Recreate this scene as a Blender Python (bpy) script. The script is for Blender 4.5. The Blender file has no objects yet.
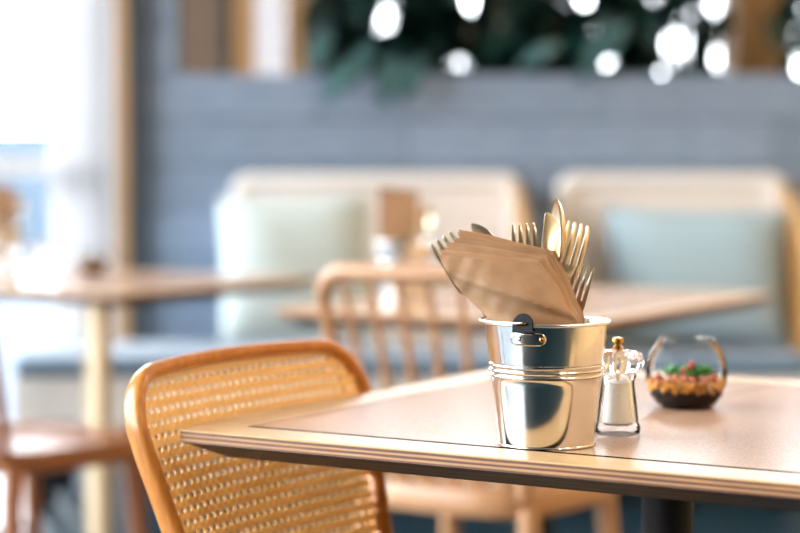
import bpy, bmesh, math, random
from mathutils import Vector, Matrix, Euler

random.seed(7)
scene = bpy.context.scene
COL = scene.collection
R = math.radians

# ------------------------------------------------------------------ camera
FPX, CX, CY = 1889.0, 400.0, 266.5          # 85 mm lens on a 36 mm sensor, 800 px wide
CAM_Z = 1.012
HORIZON = 172.0
PITCH = math.atan((CY - HORIZON) / FPX)
cam_d = bpy.data.cameras.new('camera')
cam_d.lens = 85.0; cam_d.sensor_width = 36.0
cam_d.clip_start = 0.05; cam_d.clip_end = 200
cam_d.dof.use_dof = True
cam_d.dof.focus_distance = 1.845
cam_d.dof.aperture_fstop = 2.55
cam_d.dof.aperture_blades = 0
cam = bpy.data.objects.new('camera', cam_d)
cam.location = (0, 0, CAM_Z)
cam.rotation_euler = (R(90) - PITCH, 0, 0)
COL.objects.link(cam)
scene.camera = cam

def ray(x, y):
    a = (x - CX) / FPX; b = (CY - y) / FPX
    cp, sp = math.cos(PITCH), math.sin(PITCH)
    return Vector((a, cp + b * sp, -sp + b * cp))
def on_z(x, y, z):                            # pixel -> point on a horizontal plane
    d = ray(x, y); t = (z - CAM_Z) / d.z
    return Vector((d.x * t, d.y * t, z))
def on_y(x, y, Y):                            # pixel -> point on a frontal plane
    d = ray(x, y); t = Y / d.y
    return Vector((d.x * t, Y, CAM_Z + d.z * t))

# ------------------------------------------------------------------ world, light, exposure
SKY = 15.0
world = bpy.data.worlds.new('overcast_sky'); scene.world = world
world.use_nodes = True
wn = world.node_tree.nodes; wl = world.node_tree.links
bg = wn['Background']
bg.inputs['Color'].default_value = (0.88, 0.94, 1.0, 1); bg.inputs['Strength'].default_value = SKY

scene.view_settings.view_transform = 'Standard'
scene.view_settings.look = 'None'
scene.view_settings.gamma = 1.0
scene.view_settings.use_curve_mapping = False
scene.view_settings.exposure = 0.18
scene.cycles.use_denoising = True
scene.cycles.max_bounces = 10
scene.cycles.diffuse_bounces = 4
scene.cycles.transparent_max_bounces = 16
scene.cycles.sample_clamp_indirect = 6.0

def area_light(name, loc, rot, sx, sy, energy, color, portal=False, spread=None):
    l = bpy.data.lights.new(name, 'AREA'); l.shape = 'RECTANGLE'; l.size = sx; l.size_y = sy
    l.energy = energy; l.color = color
    if portal: l.cycles.is_portal = True
    if spread: l.spread = spread
    o = bpy.data.objects.new(name, l); o.location = loc; o.rotation_euler = rot
    COL.objects.link(o); return o

WX = -2.4          # left window wall
FY = 7.0           # window facade at the back
RX = 2.7           # right wall
BY = -2.3          # wall behind the camera
CZ = 2.9           # ceiling
area_light('daylight_portal_side', (WX + 0.02, 3.2, 1.5), (0, R(-90), 0), 2.5, 6.8, 1, (1, 1, 1), portal=True)
area_light('daylight_portal_back', (-1.6, FY - 0.06, 1.4), (R(-90), 0, 0), 1.5, 2.6, 1, (1, 1, 1), portal=True)
area_light('daylight_portal_plants', (0.9, FY - 0.06, 2.1), (R(-90), 0, 0), 3.4, 1.5, 1, (1, 1, 1), portal=True)
WARM = (1.0, 0.86, 0.68)
for lx, ly, e in ((1.9, -0.9, 46), (1.9, 0.9, 27), (1.7, 2.9, 24), (0.4, 4.4, 11)):
    area_light('added_warm_light', (lx, ly, CZ - 0.03), (0, 0, 0), 0.35, 0.35, e, WARM)  # unseen warm lights added at ceiling height to turn the right side golden

# ------------------------------------------------------------------ materials
MATS = {}
def new_mat(name):
    m = bpy.data.materials.new(name); m.use_nodes = True
    MATS[name] = m
    return m, m.node_tree.nodes, m.node_tree.links, m.node_tree.nodes['Principled BSDF']
def rgb(h):
    def f(c):
        c /= 255.0
        return c / 12.92 if c <= 0.04045 else ((c + 0.055) / 1.055) ** 2.4
    return (f(int(h[0:2], 16)), f(int(h[2:4], 16)), f(int(h[4:6], 16)), 1)
def plain(name, col, rough=0.5, metal=0.0, spec=0.5, var=0.12, scale=30.0, bump=0.0, stretch=(1, 1, 1), col2=None, rand=0.0, sheen=0.0):
    m, n, l, b = new_mat(name)
    c1 = rgb(col)
    c2 = rgb(col2) if col2 else tuple(x * (1 - var * 2) for x in c1[:3]) + (1,)
    tc = n.new('ShaderNodeTexCoord'); mp = n.new('ShaderNodeMapping')
    mp.inputs['Scale'].default_value = stretch
    l.new(tc.outputs['Object'], mp.inputs['Vector'])
    nz = n.new('ShaderNodeTexNoise'); nz.inputs['Scale'].default_value = scale; nz.inputs['Detail'].default_value = 5
    l.new(mp.outputs[0], nz.inputs['Vector'])
    rp = n.new('ShaderNodeValToRGB')
    rp.color_ramp.elements[0].position = 0.35; rp.color_ramp.elements[1].position = 0.68
    rp.color_ramp.elements[0].color = c2; rp.color_ramp.elements[1].color = c1
    l.new(nz.outputs['Fac'], rp.inputs['Fac'])
    out = rp.outputs['Color']
    if rand:
        oi = n.new('ShaderNodeObjectInfo'); hs = n.new('ShaderNodeHueSaturation')
        mr = n.new('ShaderNodeMapRange')
        mr.inputs['To Min'].default_value = 1 - rand; mr.inputs['To Max'].default_value = 1 + rand
        l.new(oi.outputs['Random'], mr.inputs['Value']); l.new(mr.outputs[0], hs.inputs['Value'])
        l.new(out, hs.inputs['Color']); out = hs.outputs['Color']
    l.new(out, b.inputs['Base Color'])
    b.inputs['Roughness'].default_value = rough; b.inputs['Metallic'].default_value = metal
    b.inputs['Specular IOR Level'].default_value = spec
    if sheen: b.inputs['Sheen Weight'].default_value = sheen
    if bump:
        bp = n.new('ShaderNodeBump'); bp.inputs['Strength'].default_value = bump; bp.inputs['Distance'].default_value = 0.002
        l.new(nz.outputs['Fac'], bp.inputs['Height']); l.new(bp.outputs[0], b.inputs['Normal'])
    return m
def ply_mat(name, light, dark, pitch=0.0062):
    m, n, l, b = new_mat(name)
    tc = n.new('ShaderNodeTexCoord'); sp = n.new('ShaderNodeSeparateXYZ'); l.new(tc.outputs['Object'], sp.inputs[0])
    nz = n.new('ShaderNodeTexNoise'); nz.inputs['Scale'].default_value = 9; nz.inputs['Detail'].default_value = 6
    mp = n.new('ShaderNodeMapping'); mp.inputs['Scale'].default_value = (1, 1, 25)
    l.new(tc.outputs['Object'], mp.inputs[0]); l.new(mp.outputs[0], nz.inputs['Vector'])
    m1 = n.new('ShaderNodeMath'); m1.operation = 'MULTIPLY_ADD'; m1.inputs[1].default_value = 0.0022; l.new(nz.outputs['Fac'], m1.inputs[0]); l.new(sp.outputs['Z'], m1.inputs[2])
    m2 = n.new('ShaderNodeMath'); m2.operation = 'MULTIPLY'; m2.inputs[1].default_value = 2 * math.pi / pitch; l.new(m1.outputs[0], m2.inputs[0])
    m3 = n.new('ShaderNodeMath'); m3.operation = 'SINE'; l.new(m2.outputs[0], m3.inputs[0])
    rp = n.new('ShaderNodeValToRGB')
    mr = n.new('ShaderNodeMapRange'); mr.inputs['From Min'].default_value = -1; l.new(m3.outputs[0], mr.inputs['Value'])
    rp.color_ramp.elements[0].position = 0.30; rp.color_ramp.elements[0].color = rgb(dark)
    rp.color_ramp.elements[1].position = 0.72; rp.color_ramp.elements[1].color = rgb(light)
    l.new(mr.outputs[0], rp.inputs['Fac'])
    mx = n.new('ShaderNodeMix'); mx.data_type = 'RGBA'; mx.blend_type = 'MULTIPLY'; mx.inputs[0].default_value = 0.45
    n2 = n.new('ShaderNodeTexNoise'); n2.inputs['Scale'].default_value = 14; l.new(mp.outputs[0], n2.inputs['Vector'])
    l.new(rp.outputs[0], mx.inputs[6]); l.new(n2.outputs['Fac'], mx.inputs[7])
    l.new(mx.outputs[2], b.inputs['Base Color']); b.inputs['Roughness'].default_value = 0.55
    return m
def cane_print(name, base, hole, pitch):
    m, n, l, b = new_mat(name)
    tc = n.new('ShaderNodeTexCoord')
    def wave(axis):
        sp = n.new('ShaderNodeSeparateXYZ'); l.new(tc.outputs['Object'], sp.inputs[0])
        a = n.new('ShaderNodeMath'); a.operation = 'MULTIPLY'; a.inputs[1].default_value = 2 * math.pi / pitch
        l.new(sp.outputs[axis], a.inputs[0])
        s = n.new('ShaderNodeMath'); s.operation = 'SINE'; l.new(a.outputs[0], s.inputs[0]); return s
    ad = n.new('ShaderNodeMath'); ad.operation = 'ADD'
    sy = n.new('ShaderNodeMath'); sy.operation = 'ADD'
    l.new(wave('X').outputs[0], sy.inputs[0]); l.new(wave('Y').outputs[0], sy.inputs[1])
    l.new(sy.outputs[0], ad.inputs[0]); l.new(wave('Z').outputs[0], ad.inputs[1])
    rp = n.new('ShaderNodeValToRGB'); rp.color_ramp.elements[0].position = 0.62; rp.color_ramp.elements[1].position = 0.85
    mr = n.new('ShaderNodeMapRange'); mr.inputs['From Min'].default_value = -2; mr.inputs['From Max'].default_value = 2
    l.new(ad.outputs[0], mr.inputs['Value']); l.new(mr.outputs[0], rp.inputs['Fac'])
    rp.color_ramp.elements[0].color = rgb(base); rp.color_ramp.elements[1].color = rgb(hole)
    l.new(rp.outputs[0], b.inputs['Base Color']); b.inputs['Roughness'].default_value = 0.6
    return m
def thin_glass(name, tint=(1, 1, 1, 1), ior=1.45):
    m = bpy.data.materials.new(name); m.use_nodes = True; MATS[name] = m
    n = m.node_tree.nodes; l = m.node_tree.links; n.clear()
    o = n.new('ShaderNodeOutputMaterial'); t = n.new('ShaderNodeBsdfTransparent'); t.inputs[0].default_value = tint
    g = n.new('ShaderNodeBsdfGlossy'); g.inputs['Roughness'].default_value = 0.03
    f = n.new('ShaderNodeFresnel'); f.inputs[0].default_value = ior
    mx = n.new('ShaderNodeMixShader'); l.new(f.outputs[0], mx.inputs[0]); l.new(t.outputs[0], mx.inputs[1]); l.new(g.outputs[0], mx.inputs[2])
    l.new(mx.outputs[0], o.inputs[0]); return m

plain('oak', 'CDAC80', 0.34, spec=0.35, var=0.10, scale=9, stretch=(2, 22, 22), col2='C4A074', bump=0.05)
ply_mat('ply_edge', 'C48E5C', '6B4228', 0.0048)
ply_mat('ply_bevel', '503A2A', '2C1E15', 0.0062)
plain('black_filler', '120E0C', 1.0, spec=0.0)
plain('linoleum', 'C6A58E', 0.2, var=0.05, spec=0.3, scale=420, col2='B28F77', bump=0.03)
plain('black_steel', '08090B', 0.6, var=0.1, spec=0.25)
plain('polished_steel', 'E6E4DF', 0.15, 1.0, var=0.04, scale=6, stretch=(1, 1, 6))
plain('bright_rim', 'F2F1EE', 0.28, 1.0, var=0.02)
plain('cutlery_steel', 'EADBBE', 0.28, 1.0, var=0.03, scale=60)
plain('dark_ear', '0C1014', 0.5, 0.0, var=0.1, spec=0.25)
plain('kraft_paper', 'B08C6B', 0.6, var=0.06, scale=45, col2='A07B59', bump=0.4, rand=0.13)
plain('golden_cane', 'F6DFB0', 0.5, var=0.08, scale=90, col2='F2D49A')
plain('honey_wood', 'C67F36', 0.27, var=0.12, scale=10, stretch=(14, 14, 2), col2='B26C2A')
plain('beech_wood', 'B78960', 0.3, var=0.1, scale=12, stretch=(14, 14, 2), col2='A6774F')
plain('walnut_wood', 'A0653C', 0.33, var=0.1, scale=12, stretch=(14, 14, 2), col2='8C5430')
plain('pale_ash', 'D8C3A0', 0.4, var=0.08, scale=12, stretch=(14, 14, 2), col2='CBB48C')
plain('grey_plank', '8B9DB4', 0.6, var=0.15, scale=7, stretch=(1.2, 10, 16), col2='77899F', bump=0.25, rand=0.10)
plain('dark_plank', '39434A', 0.65, var=0.15, scale=7, stretch=(10, 10, 1.2), col2='2D363D')
plain('wall_core', '3C444B', 0.8)
plain('teal_floor', '1F3A47', 0.35, var=0.1, scale=4, col2='193240')
plain('white_paint', 'EDEBE8', 0.5, var=0.02)
plain('ceiling_paint', 'E6E2DC', 0.8, var=0.02)
plain('dark_wall', '20262C', 0.7)
plain('warm_wall', 'DCB47C', 0.45, var=0.12, scale=4, stretch=(8, 8, 1), col2='CFA468')
plain('trim_wood', 'C79A68', 0.45, var=0.1, scale=8, stretch=(10, 10, 1), col2='B98A58')
plain('taupe_board', '8F7763', 0.6, var=0.08, scale=6, stretch=(1, 1, 12))
plain('bench_frame', 'F3EFEB', 0.45, var=0.03)
cane_print('bench_cane', 'F3EEEA', 'DED3C8', 0.016)
cane_print('shaded_wing_cane', 'C08C4E', '8E6030', 0.016)  # brown tone puts the shade on the wing panels into the cane colour
plain('bench_wood', 'C39A6A', 0.45, var=0.08, stretch=(10, 10, 1))
plain('seat_fabric', '5F7C96', 0.9, var=0.08, scale=150, sheen=0.3)
plain('mint_fabric', 'CAD7D5', 0.9, var=0.03, scale=160, bump=0.1, sheen=0.2)
plain('blue_fabric', 'A5BDC8', 0.9, var=0.03, scale=160, bump=0.1, sheen=0.2)
plain('leaf_dark', '1B3B34', 0.28, var=0.2, scale=14, col2='122B27', rand=0.35)
plain('leaf_pale', '486E6C', 0.3, var=0.15, scale=14, col2='35585A', rand=0.2)
plain('stem_wood', '4A3A2C', 0.7)
plain('planter_paint', '3B4348', 0.6)
plain('soil', '261208', 0.9, var=0.3, scale=300, bump=0.5)
plain('gravel', 'F0B050', 0.3, var=0.2, scale=150, col2='8A4A16')
plain('pink_stone', 'C9705A', 0.5, var=0.2, scale=80)
plain('succulent', '4F9A4A', 0.45, var=0.15, scale=80)
plain('red_bud', 'B5301F', 0.45)
plain('salt', 'F3EFEA', 0.85, var=0.05, scale=500, bump=0.4)
plain('brass', 'B98A3E', 0.22, 1.0, var=0.05)
plain('street', '36424E', 0.9, var=0.2, scale=0.6, col2='28333E')
plain('far_building', '45525F', 0.9, var=0.1, scale=0.3)
thin_glass('window_glass'); thin_glass('bowl_glass', (0.975, 0.985, 0.985, 1), 1.16); thin_glass('acrylic_wall', (0.96, 0.97, 0.98, 1), 1.5)
m, n, l, b = new_mat('clear_acrylic')
b.inputs['Base Color'].default_value = (0.97, 0.98, 1, 1); b.inputs['Transmission Weight'].default_value = 1.0
b.inputs['Roughness'].default_value = 0.03; b.inputs['IOR'].default_value = 1.45
M = MATS
gn = M['golden_cane'].node_tree; gt = gn.nodes.new('ShaderNodeBsdfTranslucent'); gt.inputs[0].default_value = rgb('F8DFAC')
gm = gn.nodes.new('ShaderNodeMixShader'); gm.inputs[0].default_value = 0.5
gn.links.new(gn.nodes['Principled BSDF'].outputs[0], gm.inputs[1]); gn.links.new(gt.outputs[0], gm.inputs[2]); gn.links.new(gm.outputs[0], gn.nodes['Material Output'].inputs[0])

# ------------------------------------------------------------------ mesh helpers
class MB:
    def __init__(s): s.v = []; s.f = []; s.mi = []; s.cur = 0
    def add(s, vs, fs):
        o = len(s.v); s.v += [tuple(p) for p in vs]
        for f in fs: s.f.append(tuple(i + o for i in f)); s.mi.append(s.cur)
        return o
    def box(s, x0, x1, y0, y1, z0, z1):
        s.add([(x0, y0, z0), (x1, y0, z0), (x1, y1, z0), (x0, y1, z0), (x0, y0, z1), (x1, y0, z1), (x1, y1, z1), (x0, y1, z1)],
              [(0, 3, 2, 1), (4, 5, 6, 7), (0, 1, 5, 4), (1, 2, 6, 5), (2, 3, 7, 6), (3, 0, 4, 7)])
    def rings(s, rings, cap0=True, cap1=True, closed=True):
        k = len(rings[0]); vs = [p for r in rings for p in r]; fs = []
        for i in range(len(rings) - 1):
            for j in range(k if closed else k - 1):
                a = i * k + j; b_ = i * k + (j + 1) % k
                fs.append((a, b_, b_ + k, a + k))
        if cap0: fs.append(tuple(range(k))[::-1])
        if cap1: fs.append(tuple((len(rings) - 1) * k + j for j in range(k)))
        s.add(vs, fs)
    def tube(s, pts, rad, n=10, flat=1.0, up=Vector((0, 0, 1)), caps=True, power=1.0):
        # rad: number or list; flat scales the second axis; power<1 squares the section
        pts = [Vector(p) for p in pts]; rs = rad if isinstance(rad, (list, tuple)) else [rad] * len(pts)
        rings = []; prev = None
        for i, p in enumerate(pts):
            t = (pts[min(i + 1, len(pts) - 1)] - pts[max(i - 1, 0)]).normalized()
            if prev is None:
                u = up if abs(t.dot(up)) < 0.95 else Vector((0, 1, 0))
                a = t.cross(u).normalized()
            else:
                a = (prev - t * prev.dot(t)).normalized()
            prev = a; b_ = t.cross(a).normalized()
            ring = []
            for j in range(n):
                w = 2 * math.pi * j / n; c, sn = math.cos(w), math.sin(w)
                if power != 1.0:
                    c = math.copysign(abs(c) ** power, c); sn = math.copysign(abs(sn) ** power, sn)
                ring.append(p + a * c * rs[i] + b_ * sn * rs[i] * flat)
            rings.append(ring)
        s.rings(rings, caps, caps)
    def lathe(s, prof, n=48, cap0=False, cap1=False, lobes=0, amp=0.0):
        rings = []
        for r, z in prof:
            rings.append([((r * (1 + amp * math.cos(lobes * 2 * math.pi * j / n))) * math.cos(2 * math.pi * j / n),
                           (r * (1 + amp * math.cos(lobes * 2 * math.pi * j / n))) * math.sin(2 * math.pi * j / n), z) for j in range(n)])
        s.rings(rings, cap0, cap1)
    def grid(s, rows, closed=False):
        k = len(rows[0]); fs = []
        for i in range(len(rows) - 1):
            for j in range(k - 1):
                a = i * k + j; fs.append((a, a + 1, a + k + 1, a + k))
        s.add([p for r in rows for p in r], fs)
    def mesh(s, name, mats, smooth=True):
        me = bpy.data.meshes.new(name); me.from_pydata([tuple(p) for p in s.v], [], s.f)
        if not isinstance(mats, (list, tuple)): mats = [mats]
        for m_ in mats: me.materials.append(M[m_])
        for i, p in enumerate(me.polygons): p.material_index = s.mi[i]; p.use_smooth = smooth
        bm = bmesh.new(); bm.from_mesh(me)
        bmesh.ops.remove_doubles(bm, verts=bm.verts, dist=1e-6)
        bmesh.ops.recalc_face_normals(bm, faces=bm.faces); bm.to_mesh(me); bm.free()
        if smooth: me.set_sharp_from_angle(angle=R(38))
        me.update(); return me
    def build(s, name, mats, parent=None, smooth=True):
        return link(name, s.mesh(name, mats, smooth), parent)
def link(name, me, parent=None):
    o = bpy.data.objects.new(name, me); COL.objects.link(o)
    if parent is not None: o.parent = parent
    return o
def bevel(o, w, seg=2):
    b_ = o.modifiers.new('bevel', 'BEVEL'); b_.width = w; b_.segments = seg; b_.limit_method = 'ANGLE'; b_.angle_limit = R(40); return o
def solid(o, t):
    b_ = o.modifiers.new('solid', 'SOLIDIFY'); b_.thickness = t; b_.offset = 0; return o
def subsurf(o, lv=1):
    b_ = o.modifiers.new('sub', 'SUBSURF'); b_.levels = lv; b_.render_levels = lv; return o
def empty(name, loc, rz=0.0):
    o = bpy.data.objects.new(name, None); COL.objects.link(o); o.location = loc; o.rotation_euler = (0, 0, rz); o.empty_display_size = 0.05
    return o
def tag(o, label=None, cat=None, group=None, kind=None):
    if label: o['label'] = label
    if cat: o['category'] = cat
    if group: o['group'] = group
    if kind: o['kind'] = kind
    return o
def copy_tree(o, parent=None):
    kids = [c for c in KIDS(o)]
    c = o.copy(); COL.objects.link(c)
    if parent is not None: c.parent = parent
    for k in kids: copy_tree(k, c)
    return c
def KIDS(o): return [k for k in bpy.data.objects if k.parent == o]
def struct(o): o['kind'] = 'structure'; return o
def rrect(x0, x1, y0, y1, r, n=6):
    pts = []
    for cx, cy, a0 in ((x1 - r, y0 + r, -90), (x1 - r, y1 - r, 0), (x0 + r, y1 - r, 90), (x0 + r, y0 + r, 180)):
        for i in range(n + 1):
            a = R(a0 + 90 * i / n); pts.append((cx + r * math.cos(a), cy + r * math.sin(a)))
    return pts
def lerp(a, b_, t): return a + (b_ - a) * t
def cr(p0, p1, p2, p3, t):
    return tuple(0.5 * ((2 * b_) + (c - a) * t + (2 * a - 5 * b_ + 4 * c - d) * t * t + (3 * b_ - a - 3 * c + d) * t ** 3) for a, b_, c, d in zip(p0, p1, p2, p3))
def spline(ctrl, n):
    out = []; k = len(ctrl)
    for i in range(n):
        s_ = i / (n - 1) * (k - 1); j = min(int(s_), k - 2); t = s_ - j
        g = lambda q: ctrl[max(0, min(k - 1, q))]
        out.append(cr(g(j - 1), g(j), g(j + 1), g(j + 2), t))
    return out

# ------------------------------------------------------------------ the setting
def sbox(name, mat, x0, x1, y0, y1, z0, z1, parent=None, bev=0.0):
    q = MB(); q.box(x0, x1, y0, y1, z0, z1); o = q.build(name, mat, parent, False)
    if parent is None: struct(o)
    if bev: bevel(o, bev)
    return o
sbox('floor', 'teal_floor', WX - 0.1, RX + 0.1, BY - 0.1, FY + 0.1, -0.1, 0)
sbox('ceiling', 'ceiling_paint', WX - 0.1, RX + 0.1, BY - 0.1, FY + 0.1, CZ, CZ + 0.1)
sbox('wall_right', 'warm_wall', RX, RX + 0.1, BY - 0.1, FY + 0.1, 0, CZ)
sbox('wall_front', 'dark_wall', WX, RX, BY - 0.1, BY, 0, CZ)

# grey plank partition the benches stand against
PY = 6.2
X_END = on_y(132, 172, PY).x; X_PIER = on_y(178, 172, PY).x
LEDGE = on_y(400, 73, PY).z
wb = sbox('wall_back', 'wall_core', X_END + 0.004, RX - 0.002, PY, PY + 0.16, 0, LEDGE - 0.012)
pier = sbox('wall_back_pier', 'wall_core', X_END + 0.004, X_PIER - 0.004, PY, PY + 0.16, LEDGE - 0.012, CZ - 0.002)
plank_cache = {}
def plank(parent, x0, x1, z0, z1):
    key = (round(x1 - x0, 3), round(z1 - z0, 3))
    if key not in plank_cache:
        q = MB(); w, h = key; q.box(0, w - 0.004, 0, 0.018, 0, h - 0.005); plank_cache[key] = q.mesh('plank', 'grey_plank', False)
    o = link('plank', plank_cache[key], parent); o.location = (x0, PY - 0.018 - random.random() * 0.004, z0)
    o.scale = (1, 1, 1); return o
ph = LEDGE / 9
for r in range(9):
    x = X_END; off = [0.62, 1.15, 0.35, 0.9][r % 4]
    first = True
    while x < RX - 0.02:
        w = off if first else 1.2
        x1 = min(x + w, RX - 0.02); plank(wb, x, x1, r * ph, (r + 1) * ph); x = x1; first = False
r = 0
z = LEDGE
while z < CZ - 0.01:
    z1 = min(z + ph, CZ - 0.004); plank(pier, X_END, X_PIER, z, z1); z = z1
sbox('trim_1', 'dark_plank', X_END - 0.004, X_END + 0.055, PY - 0.045, PY - 0.024, 0, CZ - 0.002)
xa, xb = on_y(118, 172, 6.3).x, on_y(131, 172, 6.3).x
sbox('trim_2', 'trim_wood', xa, xb, 6.26, 6.36, 0, CZ - 0.002, bev=0.004)

# facade of windows behind: piers, posts and panes
def fx(px): return on_y(px, 172, FY).x
def fz(py): return on_y(400, py, FY).z
sbox('wall_window_pier', 'white_paint', fx(112), fx(121), FY - 0.04, FY + 0.16, 0, CZ, bev=0.01)
sbox('trim_3', 'trim_wood', fx(234), fx(256), FY - 0.03, FY + 0.06, 1.0, CZ, bev=0.004)
sbox('trim_4', 'trim_wood', fx(286), fx(306), FY - 0.03, FY + 0.06, 1.0, CZ, bev=0.004)
sbox('trim_5', 'trim_wood', fx(733), fx(778), FY - 0.03, FY + 0.06, 1.0, CZ, bev=0.004)
sbox('trim_6', 'taupe_board', fx(119), fx(234), FY - 0.01, FY + 0.05, 0, CZ)
sbox('trim_7', 'dark_plank', fx(223), fx(230), FY - 0.03, FY - 0.01, 0.9, CZ)
sbox('wall_back_sill', 'white_paint', fx(234), RX, FY, FY + 0.15, 0, 1.05)
sbox('wall_facade_header', 'white_paint', WX, RX, FY, FY + 0.15, 2.75, CZ)
def window(name, x0, x1, z0, z1, y, bars=()):
    t = MB()
    t.box(x0, x1, y - 0.03, y + 0.03, z0, z0 + 0.05); t.box(x0, x1, y - 0.03, y + 0.03, z1 - 0.05, z1)
    t.box(x0, x0 + 0.045, y - 0.03, y + 0.03, z0 + 0.05, z1 - 0.05); t.box(x1 - 0.045, x1, y - 0.03, y + 0.03, z0 + 0.05, z1 - 0.05)
    w = struct(t.build(name, 'white_paint', None, False))
    for a, b_ in bars:
        sbox('window_transom', 'white_paint', x0 + 0.045, x1 - 0.045, y - 0.03, y + 0.03, a, b_, w)
    zs = [z0 + 0.05] + [q for ab in bars for q in ab] + [z1 - 0.05]
    for i in range(0, len(zs), 2):
        sbox('window_pane', 'window_glass', x0 + 0.045, x1 - 0.045, y - 0.004, y + 0.004, zs[i], zs[i + 1], w)
    return w
window('window_1', WX + 0.02, fx(112), 0.02, 2.75, FY + 0.04, [(fz(176), fz(156))])
window('window_2', fx(300), fx(734), 1.05, 2.75, FY + 0.09)
window('window_4', fx(777), RX - 0.02, 1.05, 2.75, FY + 0.09)
m = bpy.data.materials.new('sheer_cloth'); m.use_nodes = True; MATS['sheer_cloth'] = m
n = m.node_tree.nodes; l = m.node_tree.links; b = n['Principled BSDF']
b.inputs['Base Color'].default_value = rgb('F4F2F0'); b.inputs['Roughness'].default_value = 0.9
tl = n.new('ShaderNodeBsdfTranslucent'); tl.inputs[0].default_value = (0.62, 0.62, 0.64, 1)
wv = n.new('ShaderNodeTexNoise'); wv.inputs['Scale'].default_value = 300
bp = n.new('ShaderNodeBump'); bp.inputs['Strength'].default_value = 0.05; l.new(wv.outputs['Fac'], bp.inputs['Height']); l.new(bp.outputs[0], b.inputs['Normal'])
mx = n.new('ShaderNodeMixShader'); mx.inputs[0].default_value = 0.5
l.new(b.outputs[0], mx.inputs[1]); l.new(tl.outputs[0], mx.inputs[2]); l.new(mx.outputs[0], n['Material Output'].inputs[0])
q = MB(); rows = []
for z_ in (0.02, 1.4, CZ - 0.04):
    rows.append([(lerp(fx(56), fx(113), i / 60), FY - 0.12 + 0.022 * math.sin(i / 60 * 2 * math.pi * 5.5), z_) for i in range(61)])
q.grid(rows); o = q.build('sheer_curtain', 'sheer_cloth'); tag(o, 'white sheer curtain hanging in folds beside the left window', 'curtain')
sbox('window_3', 'sheer_cloth', fx(256), fx(286), FY - 0.036, FY - 0.032, 1.05, 2.75)
# left window wall (out of frame, lights the room)
sbox('wall_left', 'white_paint', WX - 0.1, WX, BY, -0.2, 0, CZ)
sbox('wall_left_header', 'white_paint', WX - 0.1, WX, -0.2, FY, 2.75, CZ)
for i in range(3):
    y0 = -0.2 + i * 2.4
    sbox('wall_left_post', 'white_paint', WX - 0.1, WX, y0, y0 + 0.12, 0, 2.75)
    t = MB(); t.box(WX - 0.06, WX - 0.052, y0 + 0.12, y0 + 2.4, 0, 2.75)
    struct(t.build('window_%d' % (5 + i), 'window_glass', None, False))
# street outside
sbox('ground_street', 'street', -60, 60, FY + 0.2, 90, -0.25, -0.15)
sbox('ground_side_street', 'street', -60, WX - 0.15, -20, FY + 0.2, -0.25, -0.15)
q = MB(); q.box(-26, -3.2, 24, 30, -0.15, 1.55); q.box(-26, -9, 30.2, 34, -0.15, 2.2)
tag(q.build('street_wall', 'far_building', None, False), 'low bluish wall across the street outside the left window', 'wall')

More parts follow.
